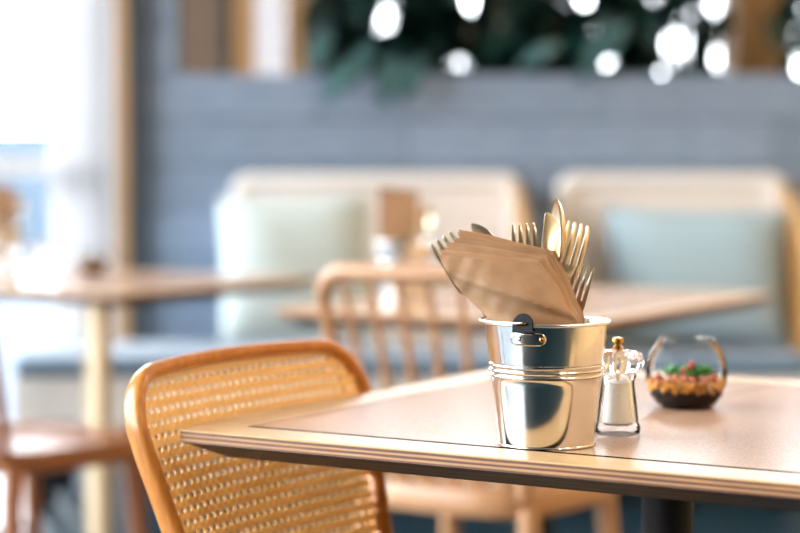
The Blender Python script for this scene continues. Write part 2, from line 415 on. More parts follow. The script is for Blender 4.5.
# ------------------------------------------------------------------ tables
TZ = 0.74
ANG = R(-31)
Fv = Vector((math.cos(ANG), math.sin(ANG), 0)); Wv = Vector((-math.sin(ANG), math.cos(ANG), 0))
def table(corner, L, W, label, legs='pedestal', seam=True):
    # corner: world position of the left-near corner of the top; local x runs along Fv, y along Wv
    t = empty('cafe_table', (corner.x, corner.y, 0), ANG); c = Vector((L / 2, W / 2))
    tag(t, label, 'table')
    q = MB(); B = 0.055
    loops = []
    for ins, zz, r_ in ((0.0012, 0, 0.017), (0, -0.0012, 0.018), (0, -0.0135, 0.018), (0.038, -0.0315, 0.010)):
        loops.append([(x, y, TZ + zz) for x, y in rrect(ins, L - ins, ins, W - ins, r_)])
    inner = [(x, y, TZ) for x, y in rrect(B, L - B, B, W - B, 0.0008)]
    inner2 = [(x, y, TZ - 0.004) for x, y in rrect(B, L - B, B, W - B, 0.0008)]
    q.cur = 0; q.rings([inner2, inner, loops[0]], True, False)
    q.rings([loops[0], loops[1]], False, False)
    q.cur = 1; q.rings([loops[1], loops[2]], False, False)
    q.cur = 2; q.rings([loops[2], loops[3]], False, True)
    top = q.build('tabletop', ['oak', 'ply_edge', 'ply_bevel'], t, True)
    p = MB(); p.box(B + 0.001, L - B - 0.001, B + 0.0004, B + 0.0086, TZ - 0.0045, TZ - 0.0001); p.build('filler_strip', 'black_filler', t, False)
    halves = ((B, L / 2), (L / 2, L - B)) if seam else ((B, L - B),)
    for a, b_ in halves:
        g = 0.0011; p = MB()
        pts = rrect(a + (g if a > B else 0.0004), b_ - (g if b_ < L - B else 0.0004), B + 0.0090, W - B - 0.0006, 0.0008, 3)
        p.rings([[(x, y, TZ - 0.0045) for x, y in pts], [(x, y, TZ - 0.0004) for x, y in pts]])
        p.build('inlay_panel', 'linoleum', t, False)
    if legs == 'pedestal':
        p = MB(); p.lathe([(0.029, 0.02), (0.029, TZ - 0.05)], 24, True, True)
        k = p.build('column', 'black_steel', t); k.location = (c.x, c.y, 0)
        p = MB(); p.lathe([(0.0, 0.0), (0.215, 0.0), (0.22, 0.004), (0.22, 0.010), (0.2, 0.016), (0.05, 0.022), (0.0, 0.022)], 40)
        k = p.build('base_plate', 'black_steel', t); k.location = (c.x, c.y, 0)
        p = MB(); p.box(-0.15, 0.15, -0.03, 0.03, TZ - 0.05, TZ - 0.0315); p.box(-0.03, 0.03, -0.15, 0.15, TZ - 0.05, TZ - 0.0316)
        k = p.build('support_plate', 'black_steel', t, False); k.location = (c.x, c.y, 0)
    else:
        for sx in (0, 1):
            for sy in (0, 1):
                p = MB(); x = 0.11 if sx == 0 else (L - 0.11 if sy == 0 else L - 0.70); y = 0.055 if sy == 0 else W - 0.075
                p.tube([(x, y, 0), (x, y, TZ - 0.0315)], [0.016, 0.022], 16, power=0.6)
                p.build('leg', 'pale_ash', t)
    return t
C1 = on_z(173, 429, TZ)
T1 = table(C1, 0.79, 0.80, 'plywood-edged cafe table in the foreground carrying the steel bucket of cutlery')
N3 = on_z(588, 323, TZ); L3 = 0.69
T3 = table(N3 - Fv * L3, L3, 0.98, 'blurred cafe table in front of the two cane benches', seam=False)
N2 = on_z(122, 294, TZ); L2 = 1.25
T2 = table(N2 - Fv * L2, L2, 0.80, 'blurred wooden-legged table by the window at left', 'legs', seam=False)

# ------------------------------------------------------------------ chairs
def cane_chair():
    t = empty('cane_chair', (0, 0, 0))
    lean = R(18); z0 = 0.44; yb = -0.2
    def P(s_, h):                             # a point of the back shell: across s_, up along the lean h
        curve = -0.022 * (1 - (s_ / 0.23) ** 2)
        return Vector((s_, yb - h * math.sin(lean) + curve, z0 + h * math.cos(lean)))
    H = 0.374
    def half(h): return lerp(0.165, 0.222, min(1, max(0, h / 0.30)))
    # outline loop
    rad = 0.062; path = []
    for i in range(13): h = (H - rad) * i / 12; path.append((-half(h), h))
    hw = half(H)
    for i in range(1, 9):
        a = R(180 - 90 * i / 9); path.append((-hw + rad + rad * math.cos(a), H - rad + rad * math.sin(a)))
    for i in range(0, 13):
        s_ = lerp(-hw + rad, hw - rad, i / 12); path.append((s_, H + 0.004 * (1 - (s_ / (hw - rad)) ** 2)))
    path += [(-a, b_) for a, b_ in reversed(path[:21])]
    q = MB(); q.tube([P(*p) for p in path], 0.0078, 14, flat=1.75, up=Vector((0, 1, 0)), power=0.8)
    q.build('back_frame', 'honey_wood', t)
    q = MB(); q.tube([P(lerp(-0.168, 0.168, i / 8), 0.035) for i in range(9)], 0.012, 10); q.build('lower_rail', 'honey_wood', t)
    # woven cane: horizontals, verticals and both diagonals, real strands
    def inside(s_, h):
        if h < 0.03 or h > H - 0.003: return False
        w = half(h)
        if h > H - rad:
            d = h - (H - rad); w = hw - rad + math.sqrt(max(0, rad * rad - d * d))
        return abs(s_) < w - 0.0075
    pit = 0.0140; q = MB()
    hh, hv = 0.0043, 0.0026
    def strip(a, b_, w, off):
        # short flat strand from a to b (s,h) with half width w, off = layer in front
        d = Vector((b_[0] - a[0], b_[1] - a[1])); L_ = d.length
        if L_ < 1e-6: return
        nrm = Vector((-d.y, d.x)) / L_ * w
        nrm_back = Vector((0, math.cos(lean), math.sin(lean)))
        vs = []
        for p, sg in ((a, -1), (a, 1), (b_, 1), (b_, -1)):
            vs.append(P(p[0] + nrm.x * sg, p[1] + nrm.y * sg) + nrm_back * off)
        q.add(vs, [(0, 1, 2, 3)])
    ni = int(0.24 / pit) + 1; nj = int(0.42 / pit) + 1
    for j in range(0, nj):
        for i in range(-ni, ni + 1):
            s_, h = i * pit, 0.03 + j * pit
            if not inside(s_, h): continue
            wv_ = 0.0003 * (1 if (i + j) % 2 else -1)
            strip((s_ - pit / 2, h), (s_ + pit / 2, h), hh, 0.0006 + wv_)
            strip((s_, h - pit / 2), (s_, h + pit / 2), hv, 0.0006 - wv_)
            e = pit * 0.5
            strip((s_ - e, h), (s_, h + e), 0.0013, 0.0016); strip((s_, h - e), (s_ + e, h), 0.0013, 0.0016)
            strip((s_ - e, h), (s_, h - e), 0.0013, 0.002); strip((s_, h + e), (s_ + e, h), 0.0013, 0.002)
    o = q.build('cane_weave', 'golden_cane', t, False); solid(o, 0.0009); tag(o, kind='stuff')
    # seat ring, seat cane, legs
    q = MB(); lo = [rrect(-0.21, 0.21, -0.21, 0.21, 0.08), rrect(-0.17, 0.17, -0.17, 0.17, 0.06)]
    q.rings([[(x, y, 0.44) for x, y in lo[1]], [(x, y, 0.44) for x, y in lo[0]], [(x, y, 0.41) for x, y in lo[0]], [(x, y, 0.41) for x, y in lo[1]], [(x, y, 0.44) for x, y in lo[1]]], False, False)
    bevel(q.build('seat_frame', 'honey_wood', t), 0.004)
    q = MB(); p = rrect(-0.172, 0.172, -0.172, 0.172, 0.06); q.rings([[(x, y, 0.424) for x, y in p], [(x, y, 0.43) for x, y in p]]); q.build('seat', 'golden_cane', t, False)
    for sx in (-1, 1):
        q = MB(); q.tube([(sx * 0.165, 0.17, 0.42), (sx * 0.185, 0.19, 0)], [0.018, 0.013], 14); q.build('leg', 'honey_wood', t)
        q = MB(); q.tube([(sx * 0.166, -0.2, 0.44), (sx * 0.168, -0.205, 0.36), (sx * 0.185, -0.235, 0)], [0.0165, 0.017, 0.013], 14); q.build('leg', 'honey_wood', t)
    q = MB(); q.tube([(-0.172, -0.2, 0.425), (0.172, -0.2, 0.425)], 0.012, 10); q.build('rear_rail', 'honey_wood', t)
    return t
def place(o, back_top, facing, local):        # put a chair so that its local point lands on back_top
    a = math.atan2(facing.y, facing.x) - math.pi / 2
    l_ = Matrix.Rotation(a, 3, 'Z') @ Vector(local)
    o.location = (back_top.x - l_.x, back_top.y - l_.y, 0); o.rotation_euler = (0, 0, a)
cc = cane_chair()
place(cc, on_z(226, 356, 0.80) + Wv * 0.024, Fv, (0, -0.2 - 0.385 * math.sin(R(16)) - 0.022, 0))
tag(cc, 'golden cane-back chair with bentwood frame tucked against the near table', 'chair')

def spindle_chair(wood):
    t = empty('spindle_chair', (0, 0, 0)); SZ = 0.455
    pts = []
    for i in range(40):
        a = 2 * math.pi * i / 40; c, s_ = math.cos(a), math.sin(a)
        c = math.copysign(abs(c) ** 0.55, c); s_ = math.copysign(abs(s_) ** 0.55, s_)
        y = 0.20 * s_; x = (0.205 + 0.02 * s_) * c; pts.append((x, y))
    def ring(k, z): return [(x * k, y * k, z) for x, y in pts]
    q = MB(); q.rings([ring(0.93, SZ - 0.048), ring(0.985, SZ - 0.044), ring(1, SZ - 0.03), ring(1, SZ - 0.01), ring(0.975, SZ), ring(0.8, SZ - 0.004), ring(0.4, SZ - 0.012)])
    q.build('seat', wood, t)
    lean = R(12); H = 0.40
    def P(s_, h): return Vector((s_, -0.172 - h * math.sin(lean) - 0.02 * (1 - (s_ / 0.2) ** 2) * (h / H), SZ - 0.01 + h * math.cos(lean)))
    path = []; rad = 0.06; hw = 0.203
    for i in range(9): h = (H - rad) * i / 8; path.append((-lerp(0.165, hw, (h / (H - rad)) ** 0.8), h))
    for i in range(1, 8): a = R(180 - 90 * i / 8); path.append((-hw + rad + rad * math.cos(a), H - rad + rad * math.sin(a)))
    for i in range(9): path.append((lerp(-hw + rad, hw - rad, i / 8), H))
    path += [(-a, b_) for a, b_ in reversed(path[:16])]
    rs = [0.0125 if (i < 10 or i > len(path) - 11) else 0.0155 for i in range(len(path))]
    q = MB(); q.tube([P(*p) for p in path], rs, 12, up=Vector((0, 1, 0))); q.build('back_bow', wood, t)
    for i in range(6):
        f = (i - 2.5) / 2.5
        q = MB(); a, b_ = P(0.128 * f, 0.0), P(0.152 * f, H - 0.008)
        q.tube([a, a.lerp(b_, 0.35), b_], [0.0075, 0.0088, 0.006], 10); q.build('spindle', wood, t)
    for sx in (-1, 1):
        for sy in (-1, 1):
            q = MB(); q.tube([(sx * 0.165, sy * 0.155, SZ - 0.03), (sx * 0.178, sy * 0.172, 0.22), (sx * 0.19, sy * 0.19, 0)], [0.020, 0.0185, 0.013], 14)
            q.build('leg', wood, t)
        q = MB(); q.tube([(sx * 0.178, -0.17, 0.22), (sx * 0.178, 0.17, 0.22)], 0.009, 10); q.build('stretcher', wood, t)
    q = MB(); q.tube([(-0.178, 0, 0.22), (0.178, 0, 0.22)], 0.009, 10); q.build('stretcher', wood, t)
    return t
sc_ = spindle_chair('beech_wood')
place(sc_, on_z(412, 271, 0.842), Wv, (0, -0.172 - 0.4 * math.sin(R(12)) - 0.02, 0))
tag(sc_, 'curved spindle-back beech chair behind the near table', 'chair')
sl = spindle_chair('walnut_wood')
place(sl, on_z(16, 455, 0.455), Vector((math.sin(R(40)), math.cos(R(40)), 0)), (0.195, -0.17, 0))
tag(sl, 'reddish brown wooden chair at lower left, cut off by the frame', 'chair')

# ------------------------------------------------------------------ benches and cushions
def bench(x0, x1, seat_x0, seat_x1, label, wing=True):
    t = empty('cane_bench', ((x0 + x1) / 2, PY - 0.4, 0)); tag(t, label, 'bench')
    cx = (x0 + x1) / 2; X0, X1 = x0 - cx, x1 - cx; S0, S1 = seat_x0 - cx, seat_x1 - cx
    YB = 0.40 - 0.10; ZT = 1.008               # local: wall is at y=0.376
    TH = 0.055
    def outline(ins): return [(x, z_) for x, z_ in rrect(X0 + ins, X1 - ins, 0.42 + ins, ZT - ins, 0.06 - ins * 0.5, 8)]
    q = MB(); o_, i_ = outline(0), outline(0.045)
    q.rings([[(x, YB, z_) for x, z_ in i_], [(x, YB, z_) for x, z_ in o_], [(x, YB + TH, z_) for x, z_ in o_], [(x, YB + TH, z_) for x, z_ in i_], [(x, YB, z_) for x, z_ in i_]], False, False)
    bevel(q.build('back_frame', 'bench_frame', t), 0.012, 3)
    q = MB(); q.rings([[(x, YB + 0.02, z_) for x, z_ in outline(0.043)], [(x, YB + 0.03, z_) for x, z_ in outline(0.043)]])
    q.build('cane_panel', 'bench_cane', t, False)
    YF = -0.26
    q = MB(); p = rrect(S0, S1, YF, YB - 0.004, 0.03)
    q.rings([[(x, y, 0.41) for x, y in p], [(x, y, 0.465) for x, y in p]]); bevel(q.build('seat_cushion', 'seat_fabric', t), 0.018, 3)
    q = MB(); q.box(S0, S1, YF + 0.02, YB, 0.27, 0.409); q.build('seat_base', 'white_paint', t, False)
    for x in (S0 + 0.08, (S0 + S1) / 2, S1 - 0.08):
        q = MB(); q.box(x - 0.025, x + 0.025, YF + 0.12, YF + 0.17, 0, 0.27); q.build('leg', 'black_steel', t, False)
        q = MB(); q.box(x - 0.025, x + 0.025, YB - 0.12, YB - 0.07, 0, 0.27); q.build('leg', 'black_steel', t, False)
    if wing:
        pr = [(YB, 0.411), (YF + 0.05, 0.411), (YF + 0.05, 0.60), (YF + 0.10, 0.74), (YF + 0.22, 0.86), (YB - 0.12, 0.93), (YB, 0.955)]
        q = MB(); q.rings([[(X1 - 0.03, y, z_) for y, z_ in pr], [(X1, y, z_) for y, z_ in pr]])
        w = q.build('wing_panel', 'shaded_wing_cane', t, False)
        q = MB(); q.tube([(X1 - 0.015, y, z_) for y, z_ in pr[1:]], 0.02, 10, up=Vector((1, 0, 0))); q.build('wing_edge', 'bench_wood', w)
    return t
def bx_(px): return on_y(px, 172, PY - 0.1).x
B1 = bench(bx_(231), bx_(522), bx_(231) - 0.60, bx_(522) - 0.035, 'left cane-back bench with blue seat and pale mint cushion')
B2 = bench(bx_(557), bx_(788), bx_(557), bx_(788) - 0.035, 'right cane-back bench with blue seat and powder blue cushion')

def cushion(name, mat, w, h, d, loc, tilt, yaw, roll, label):
    q = MB(); n = 18
    for sg in (-1, 1):
        rows = []
        for j in range(n + 1):
            v = j / n * 2 - 1; row = []
            for i in range(n + 1):
                u = i / n * 2 - 1
                pin = 1 - 0.05 * (1 - abs(u) ** 2) * abs(v) ** 3; pin2 = 1 - 0.05 * (1 - abs(v) ** 2) * abs(u) ** 3
                th = ((1 - abs(u) ** 2.6) * (1 - abs(v) ** 2.6)) ** 0.55
                row.append((u * w / 2 * pin2, sg * d / 2 * th + 0.004 * math.sin(5 * u + 3 * v) * th, v * h / 2 * pin))
            rows.append(row if sg < 0 else row)
        q.grid(rows)
    o = q.build(name, mat); o.location = loc; o.rotation_euler = (tilt, roll, yaw)
    tag(o, label, 'cushion'); return o
c1a = on_y(295, 268, PY - 0.32); c2a = on_y(701, 280, PY - 0.32)
cushion('throw_cushion', 'mint_fabric', 0.48, 0.47, 0.17, (c1a.x, PY - 0.285, 0.465 + 0.245), R(-12), R(6), R(-1), 'pale mint square cushion on the left bench')
cushion('throw_cushion', 'blue_fabric', 0.575, 0.43, 0.18, (c2a.x - 0.012, PY - 0.285, 0.465 + 0.222), R(-12), R(-3), R(1), 'powder blue cushion on the right bench')

# ------------------------------------------------------------------ bucket
def bucket():
    t = empty('steel_bucket', (0, 0, 0)); H = 0.1235; r0, r1 = 0.0495, 0.0635
    rr = lambda z_: lerp(r0, r1, z_ / H)
    prof = [(0.0, 0.003), (r0 - 0.002, 0.003)]
    for i in range(15): prof.append((rr(i / 20 * H), i / 20 * H + 0.002))
    base = 0.071
    for k in range(3):
        zc = base + k * 0.0052
        for a in range(7):
            prof.append((rr(zc) + 0.0013 * math.sin(math.pi * a / 6), zc - 0.0021 + 0.0042 * a / 6))
    prof = sorted(prof[2:], key=lambda p: p[1])
    prof = [p for p in prof if not (p[1] > base - 0.003 and p[1] < base + 0.0135 and abs(p[0] - rr(p[1])) < 1e-5)]
    prof = [(0.0, 0.003), (r0 - 0.002, 0.003)] + prof + [(rr(0.1), 0.1), (rr(0.112), 0.112), (r1, H)]
    inner = [(r1 - 0.001, H), (rr(0.06) - 0.001, 0.06), (r0 - 0.001, 0.005), (0, 0.005)]
    q = MB(); q.lathe(prof + inner, 72); q.build('body', 'polished_steel', t)
    def torus(R_, r_, zc, n=72, m_=10):
        q = MB(); rows = []
        for i in range(n):
            a = 2 * math.pi * i / n
            rows.append([((R_ + r_ * math.cos(2 * math.pi * j / m_)) * math.cos(a), (R_ + r_ * math.cos(2 * math.pi * j / m_)) * math.sin(a), zc + r_ * math.sin(2 * math.pi * j / m_)) for j in range(m_)])
        rows.append(rows[0]); q.rings(rows, False, False); return q
    torus(r1 + 0.0008, 0.0019, H).build('rim', 'bright_rim', t)
    torus(r0 + 0.0003, 0.0013, 0.0016).build('base_rim', 'polished_steel', t)
    aE = R(-90 - 25)                           # the ear that faces the camera, left of the middle
    for k, a in enumerate((aE, aE + math.pi)):
        er = MB(); rw = 0.0112; out = r1 + 0.0035
        outl = [(-rw, -0.004)] + [(rw * math.cos(R(180 - i * 18)), 0.0035 + rw * math.sin(R(180 - i * 18))) for i in range(11)] + [(rw, -0.004)]
        hole = [(-0.003 + 0 * i, 0.001) for i in range(0)]
        er.rings([[(x, -0.0012, z_) for x, z_ in outl], [(x, 0.0012, z_) for x, z_ in outl]])
        e = er.build('ear', 'dark_ear', t, False); bevel(e, 0.0008)
        e.location = (out * math.cos(a), out * math.sin(a), H - 0.0025); e.rotation_euler = (R(-6), 0, a + R(90))
        pin = MB(); pin.tube([(-0.0055, -0.0025, 0.0035), (0.0045, -0.0025, 0.0045)], 0.0013, 8); pin.build('ear_pin', 'brass', e)
        # oval reinforcing plate with rivets under the ear, following the wall
        pl = MB(); rows = []
        for j in range(7):
            zz = (j / 6 * 2 - 1); row = []
            for i in range(15):
                uu = (i / 14 * 2 - 1); hw_ = 0.019 - 0.007 * (1 - math.sqrt(max(0, 1 - zz * zz)))
                z_ = H - 0.0135 + 0.0065 * zz; aa = a + R(3) + uu * hw_ / rr(z_)
                row.append(((rr(z_) + 0.0007) * math.cos(aa), (rr(z_) + 0.0007) * math.sin(aa), z_))
            rows.append(row)
        pl.grid(rows); o = pl.build('ear_plate', 'polished_steel', t); solid(o, 0.0007)
        for du in (-0.008, 0.0145):
            z_ = H - 0.0135; aa = a + R(3) + du / rr(z_); rv = MB(); rv.lathe([(0.0028, 0), (0.0024, 0.001), (0.0012, 0.0017), (0, 0.0019)], 14)
            v = rv.build('rivet', 'brass' if du > 0 else 'polished_steel', o)
            v.location = ((rr(z_) + 0.0014) * math.cos(aa), (rr(z_) + 0.0014) * math.sin(aa), z_); v.rotation_euler = (0, R(90), aa)
    hp = []
    for i in range(33):
        a = aE - math.pi * i / 32 ; lift = 0.0035 - 0.001 * math.sin(math.pi * i / 32)
        hp.append(((r1 + 0.0048) * math.cos(a), (r1 + 0.0048) * math.sin(a), H + lift - 0.0012))
    q = MB(); q.tube(hp, 0.0014, 8); q.build('wire_handle', 'bright_rim', t)
    return t
BC = on_z(546, 443.5, TZ); BC = Vector((BC.x, BC.y, TZ - 0.0004))
bk = bucket(); bk.location = BC; bk.scale = (0.97, 0.97, 1)
tag(bk, 'shiny ribbed steel bucket holding napkins and cutlery on the near table', 'bucket')

# napkins: control grids in millimetres (across, up, towards the back)
NF = [[(-110, 190, -20), (-77, 188.5, -24), (-44, 186, -25), (-12, 183, -22)],
      [(-99, 172, -26), (-63, 167, -36), (-28, 164, -37), (4, 160, -29)],
      [(-82, 150, -22), (-50, 142, -44), (-15, 139, -47), (17, 138, -33)],
      [(-60, 128, -8), (-38, 117, -42), (-5, 116, -47), (29, 117, -37)],
      [(-36, 85, -8), (-20, 80, -30), (5, 80, -33), (22, 80, -25)],
      [(-25, 50, -6), (-12, 45, -22), (5, 45, -22), (14, 45, -17)]]
NBK = [[(-86, 214, 26), (-54, 207, 26), (-22, 200, 26), (10, 192, 24)],
       [(-76, 190, 20), (-42, 180, 16), (-8, 173, 16), (22, 165, 17)],
       [(-62, 160, 14), (-36, 150, 10), (0, 145, 9), (30, 143, 10)],
       [(-46, 128, 10), (-28, 120, 3), (4, 120, 2), (37, 122, 4)],
       [(-30, 85, 6), (-16, 80, 1), (6, 80, 1), (26, 80, 2)],
       [(-22, 50, 4), (-10, 45, 1), (6, 45, 1), (17, 45, 2)]]
def napkin_mesh(f, k):
    rnd = random.Random(k)
    ctrl = [[tuple(lerp(a, b_, f) for a, b_ in zip(p, p2)) for p, p2 in zip(ra, rb)] for ra, rb in zip(NF, NBK)]
    j = (rnd.random() - 0.5) * 4
    ctrl[0] = [(p[0] + j, p[1] + (rnd.random() - 0.5) * 2.0, p[2]) for p in ctrl[0]]
    nc, nr = 25, 40
    cols = [spline([tuple(r_[c]) for r_ in ctrl], nr) for c in range(4)]
    rows = [spline([cols[c][i] for c in range(4)], nc) for i in range(nr)]
    q = MB()
    def relief(p, jx):
        if k: return 0.0
        left = 1 - jx / (nc - 1)
        # a soft fold running down to the right: the part above it stands out over the part below
        line = 166 - 0.33 * (p[0] + 86)
        step = 1 / (1 + math.exp(-(p[1] - line) / 1.5))
        w = -9.0 * step * math.exp(-max(0, p[1] - line) / 20) * (0.35 + 0.65 * min(1, (jx / (nc - 1)) * 3))
        w += 2.6 * math.sin(0.10 * p[0] + 0.16 * p[1]) * left ** 2 + 1.6 * math.sin(0.31 * p[0] - 0.12 * p[1]) * left ** 2
        return w
    def sheet(dy, cut, up):
        return [[((p[0] + (cut if jx == nc - 1 else 0)) / 1000, (p[2] + dy + relief(p, jx)) / 1000, (p[1] + (up if i == 0 else 0)) / 1000)
                 for jx, p in enumerate(r_)] for i, r_ in enumerate(rows)]
    a, b_ = sheet(0, 0, 0), sheet(2.2, 1.5, 0.8)
    q.grid(a); q.grid(b_)
    q.grid([[r_[0] for r_ in a], [r_[0] for r_ in b_]])          # the fold runs down the left side
    return q.mesh('paper_napkin', 'kraft_paper')
NN = 8
for k in range(NN):
    f = [0, 0.17, 0.24, 0.44, 0.52, 0.66, 0.86, 1.0][k]
    o = link('paper_napkin', napkin_mesh(f, k)); o.location = BC; solid(o, 0.0005)
    if k == 0: tag(o, 'frontmost kraft paper napkin, creased, in the near bucket', 'napkin', 'folded kraft napkins in the near bucket')
    elif k == NN - 1: tag(o, 'rearmost and tallest kraft paper napkin in the near bucket', 'napkin', 'folded kraft napkins in the near bucket')
    else: tag(o, ['second', 'third', 'fourth', 'fifth', 'sixth', 'seventh'][k - 1] + ' kraft napkin from the front of the fanned stack', 'napkin', 'folded kraft napkins in the near bucket')

# ------------------------------------------------------------------ cutlery (local: handle end at the origin, tip on +z, face towards -y)
def fork_mesh():
    q = MB()
    hp = [(0, 0, 0.0), (0, 0, 0.004), (0, 0, 0.06), (0, 0.001, 0.105), (0, 0.004, 0.125), (0, 0.003, 0.140), (0, 0, 0.148)]
    hwid = [0.006, 0.009, 0.0065, 0.0036, 0.0032, 0.006, 0.0115]
    def slab(pts, ws, th=0.0011):
        rings = []
        for p, w in zip(pts, ws):
            rings.append([(p[0] - w, p[1] - th * 0.6, p[2]), (p[0], p[1] - th, p[2]), (p[0] + w, p[1] - th * 0.6, p[2]), (p[0] + w, p[1] + th * 0.6, p[2]), (p[0], p[1] + th, p[2]), (p[0] - w, p[1] + th * 0.6, p[2])])
        q.rings(rings)
    slab(hp, hwid)
    slab([(0, 0, 0.148), (0, -0.0012, 0.153), (0, -0.002, 0.158)], [0.0115, 0.0122, 0.0122])
    for i in range(4):
        x = (i - 1.5) * 0.0066
        slab([(x, -0.002, 0.157), (x, -0.003, 0.175), (x, -0.0018, 0.190), (x * 0.98, 0.0005, 0.1965), (x * 0.97, 0.001, 0.198)], [0.0023, 0.0021, 0.0018, 0.0013, 0.0005], 0.001)
    return q.mesh('fork', 'cutlery_steel')
def knife_mesh():
    q = MB(); rings = []
    for z_, w, th, off in ((0, 0.004, 0.002, 0), (0.003, 0.0075, 0.0032, 0), (0.05, 0.0075, 0.0035, 0), (0.095, 0.006, 0.003, 0), (0.105, 0.006, 0.0022, 0), (0.118, 0.0095, 0.0012, 0.002), (0.16, 0.0105, 0.0010, 0.0025), (0.185, 0.0098, 0.0009, 0.002), (0.198, 0.007, 0.0008, -0.0005), (0.204, 0.0042, 0.0007, -0.003), (0.207, 0.0012, 0.0005, -0.005)):
        rings.append([(off - w, -th * 0.5, z_), (off, -th, z_), (off + w, -th * 0.3, z_), (off + w, th * 0.3, z_), (off, th, z_), (off - w, th * 0.5, z_)])
    q.rings(rings); return q.mesh('knife', 'cutlery_steel')
def spoon_mesh():
    q = MB(); rings = []
    for z_, w, y in ((0, 0.005, 0), (0.004, 0.009, 0), (0.06, 0.0062, 0), (0.11, 0.0034, 0.001), (0.135, 0.0032, 0.004), (0.146, 0.0045, 0.003)):
        rings.append([(-w, y - 0.0008, z_), (0, y - 0.0013, z_), (w, y - 0.0008, z_), (w, y + 0.0008, z_), (0, y + 0.0013, z_), (-w, y + 0.0008, z_)])
    q.rings(rings)
    n = 12; inn = []; out = []
    for i in range(n + 1):
        tz = i / n; z_ = 0.143 + 0.062 * tz; w = 0.0205 * math.sin(math.pi * min(1, max(0.0, 0.06 + 0.94 * tz)) ** 0.85) ** 0.62 if 0 < tz < 1 else 0.0025
        dep = 0.0085 * math.sin(math.pi * tz) ** 0.7 if 0 < tz < 1 else 0
        ri = []; ro = []
        for j in range(11):
            u = j / 10 * 2 - 1; y = dep * (1 - u * u)
            ri.append((u * w, y + 0.002, z_)); ro.append((u * w * 1.03, y + 0.0032, z_))
        inn.append(ri); out.append(ro)
    q.grid(inn); q.grid(out)
    q.grid([[r_[0] for r_ in inn], [r_[0] for r_ in out]]); q.grid([[r_[-1] for r_ in inn], [r_[-1] for r_ in out]]); q.grid([inn[-1], out[-1]])
    return q.mesh('spoon', 'cutlery_steel')
CUT = {'fork': (fork_mesh(), 0.198), 'knife': (knife_mesh(), 0.207), 'spoon': (spoon_mesh(), 0.205)}
def cutlery(kind, bucket_loc, base, tip, roll, label, group):
    me, ln = CUT[kind]; o = link(kind, me)
    a = Vector((base[0], base[2], base[1])) / 1000; b_ = Vector((tip[0], tip[2], tip[1])) / 1000
    d = b_ - a; s_ = d.length / ln
    zc = d.normalized(); yc = Vector((math.sin(R(roll)), math.cos(R(roll)), 0)); yc = (yc - zc * yc.dot(zc)).normalized(); xc = yc.cross(zc)
    rot = Matrix((xc, yc, zc)).transposed()
    o.matrix_world = Matrix.Translation(Vector(bucket_loc) + a) @ rot.to_4x4() @ Matrix.Scale(s_, 4)
    tag(o, label, kind, group); return o
G1 = 'cutlery in the near bucket'
# (across, up, towards the back) in millimetres from the centre of the bucket's base
cutlery('fork', BC, (16, 12, 16), (-106, 206, 32), -8, 'fork leaning far left, tines peeking past the kraft napkins', G1)
cutlery('knife', BC, (8, 10, 34), (-68, 222, 36), 15, 'knife with its rounded tip just above the napkins at left', G1)
cutlery('fork', BC, (-6, 8, 40), (-21, 220, 40), 0, 'upright fork with four golden tines behind the napkins', G1)
cutlery('knife', BC, (-9, 8, 24), (8, 231, 34), -14, 'broad knife blade standing in the middle of the bucket', G1)
cutlery('spoon', BC, (3, 8, 42), (10, 245, 38), 80, 'tallest piece of cutlery, spoon seen edge-on at the centre', G1)
cutlery('fork', BC, (-22, 9, 16), (35, 221, 34), -14, 'silver fork leaning right with long bright tines', G1)
cutlery('fork', BC, (-8, 8, 14), (42, 178, 24), 24, 'lowest fork at the right edge of the napkins', G1)

# second and third buckets on the tables behind
def more_bucket(px, py, rz, where):
    loc = on_z(px, py, TZ); b2 = copy_tree(bk); b2.location = (loc.x, loc.y, TZ - 0.0004); b2.rotation_euler = (0, 0, rz)
    tag(b2, 'blurred steel bucket of napkins ' + where, 'bucket')
    q = MB(); w = 0.042
    for k in range(3):
        q = MB(); y = -0.012 + 0.011 * k; p = [(-w, y, 0.03), (w * 0.8, y, 0.03), (w * 1.02, y + 0.004, 0.222 + 0.004 * k), (-w, y + 0.004, 0.232 + 0.004 * k)]
        q.rings([p, [(x, yy + 0.005, z_) for x, yy, z_ in p]])
        o = q.build('paper_napkin', 'kraft_paper', None, False); o.location = (loc.x - 0.012, loc.y, TZ)
        tag(o, 'blurred ' + ['front', 'middle', 'rear'][k] + ' kraft napkin in the bucket ' + where, 'napkin', 'kraft napkins in the bucket ' + where)
    g = 'cutlery in the bucket ' + where
    cutlery('spoon', (loc.x, loc.y, TZ), (12, 10, 0), (48, 205, -4), 10, 'blurred silver spoon in the bucket ' + where, g)
    cutlery('fork', (loc.x, loc.y, TZ), (6, 10, 30), (40, 196, 34), 0, 'blurred fork behind the spoon in the bucket ' + where, g)
more_bucket(404, 300, R(25), 'on the table by the benches')
more_bucket(4, 266, R(60), 'on the table by the window')

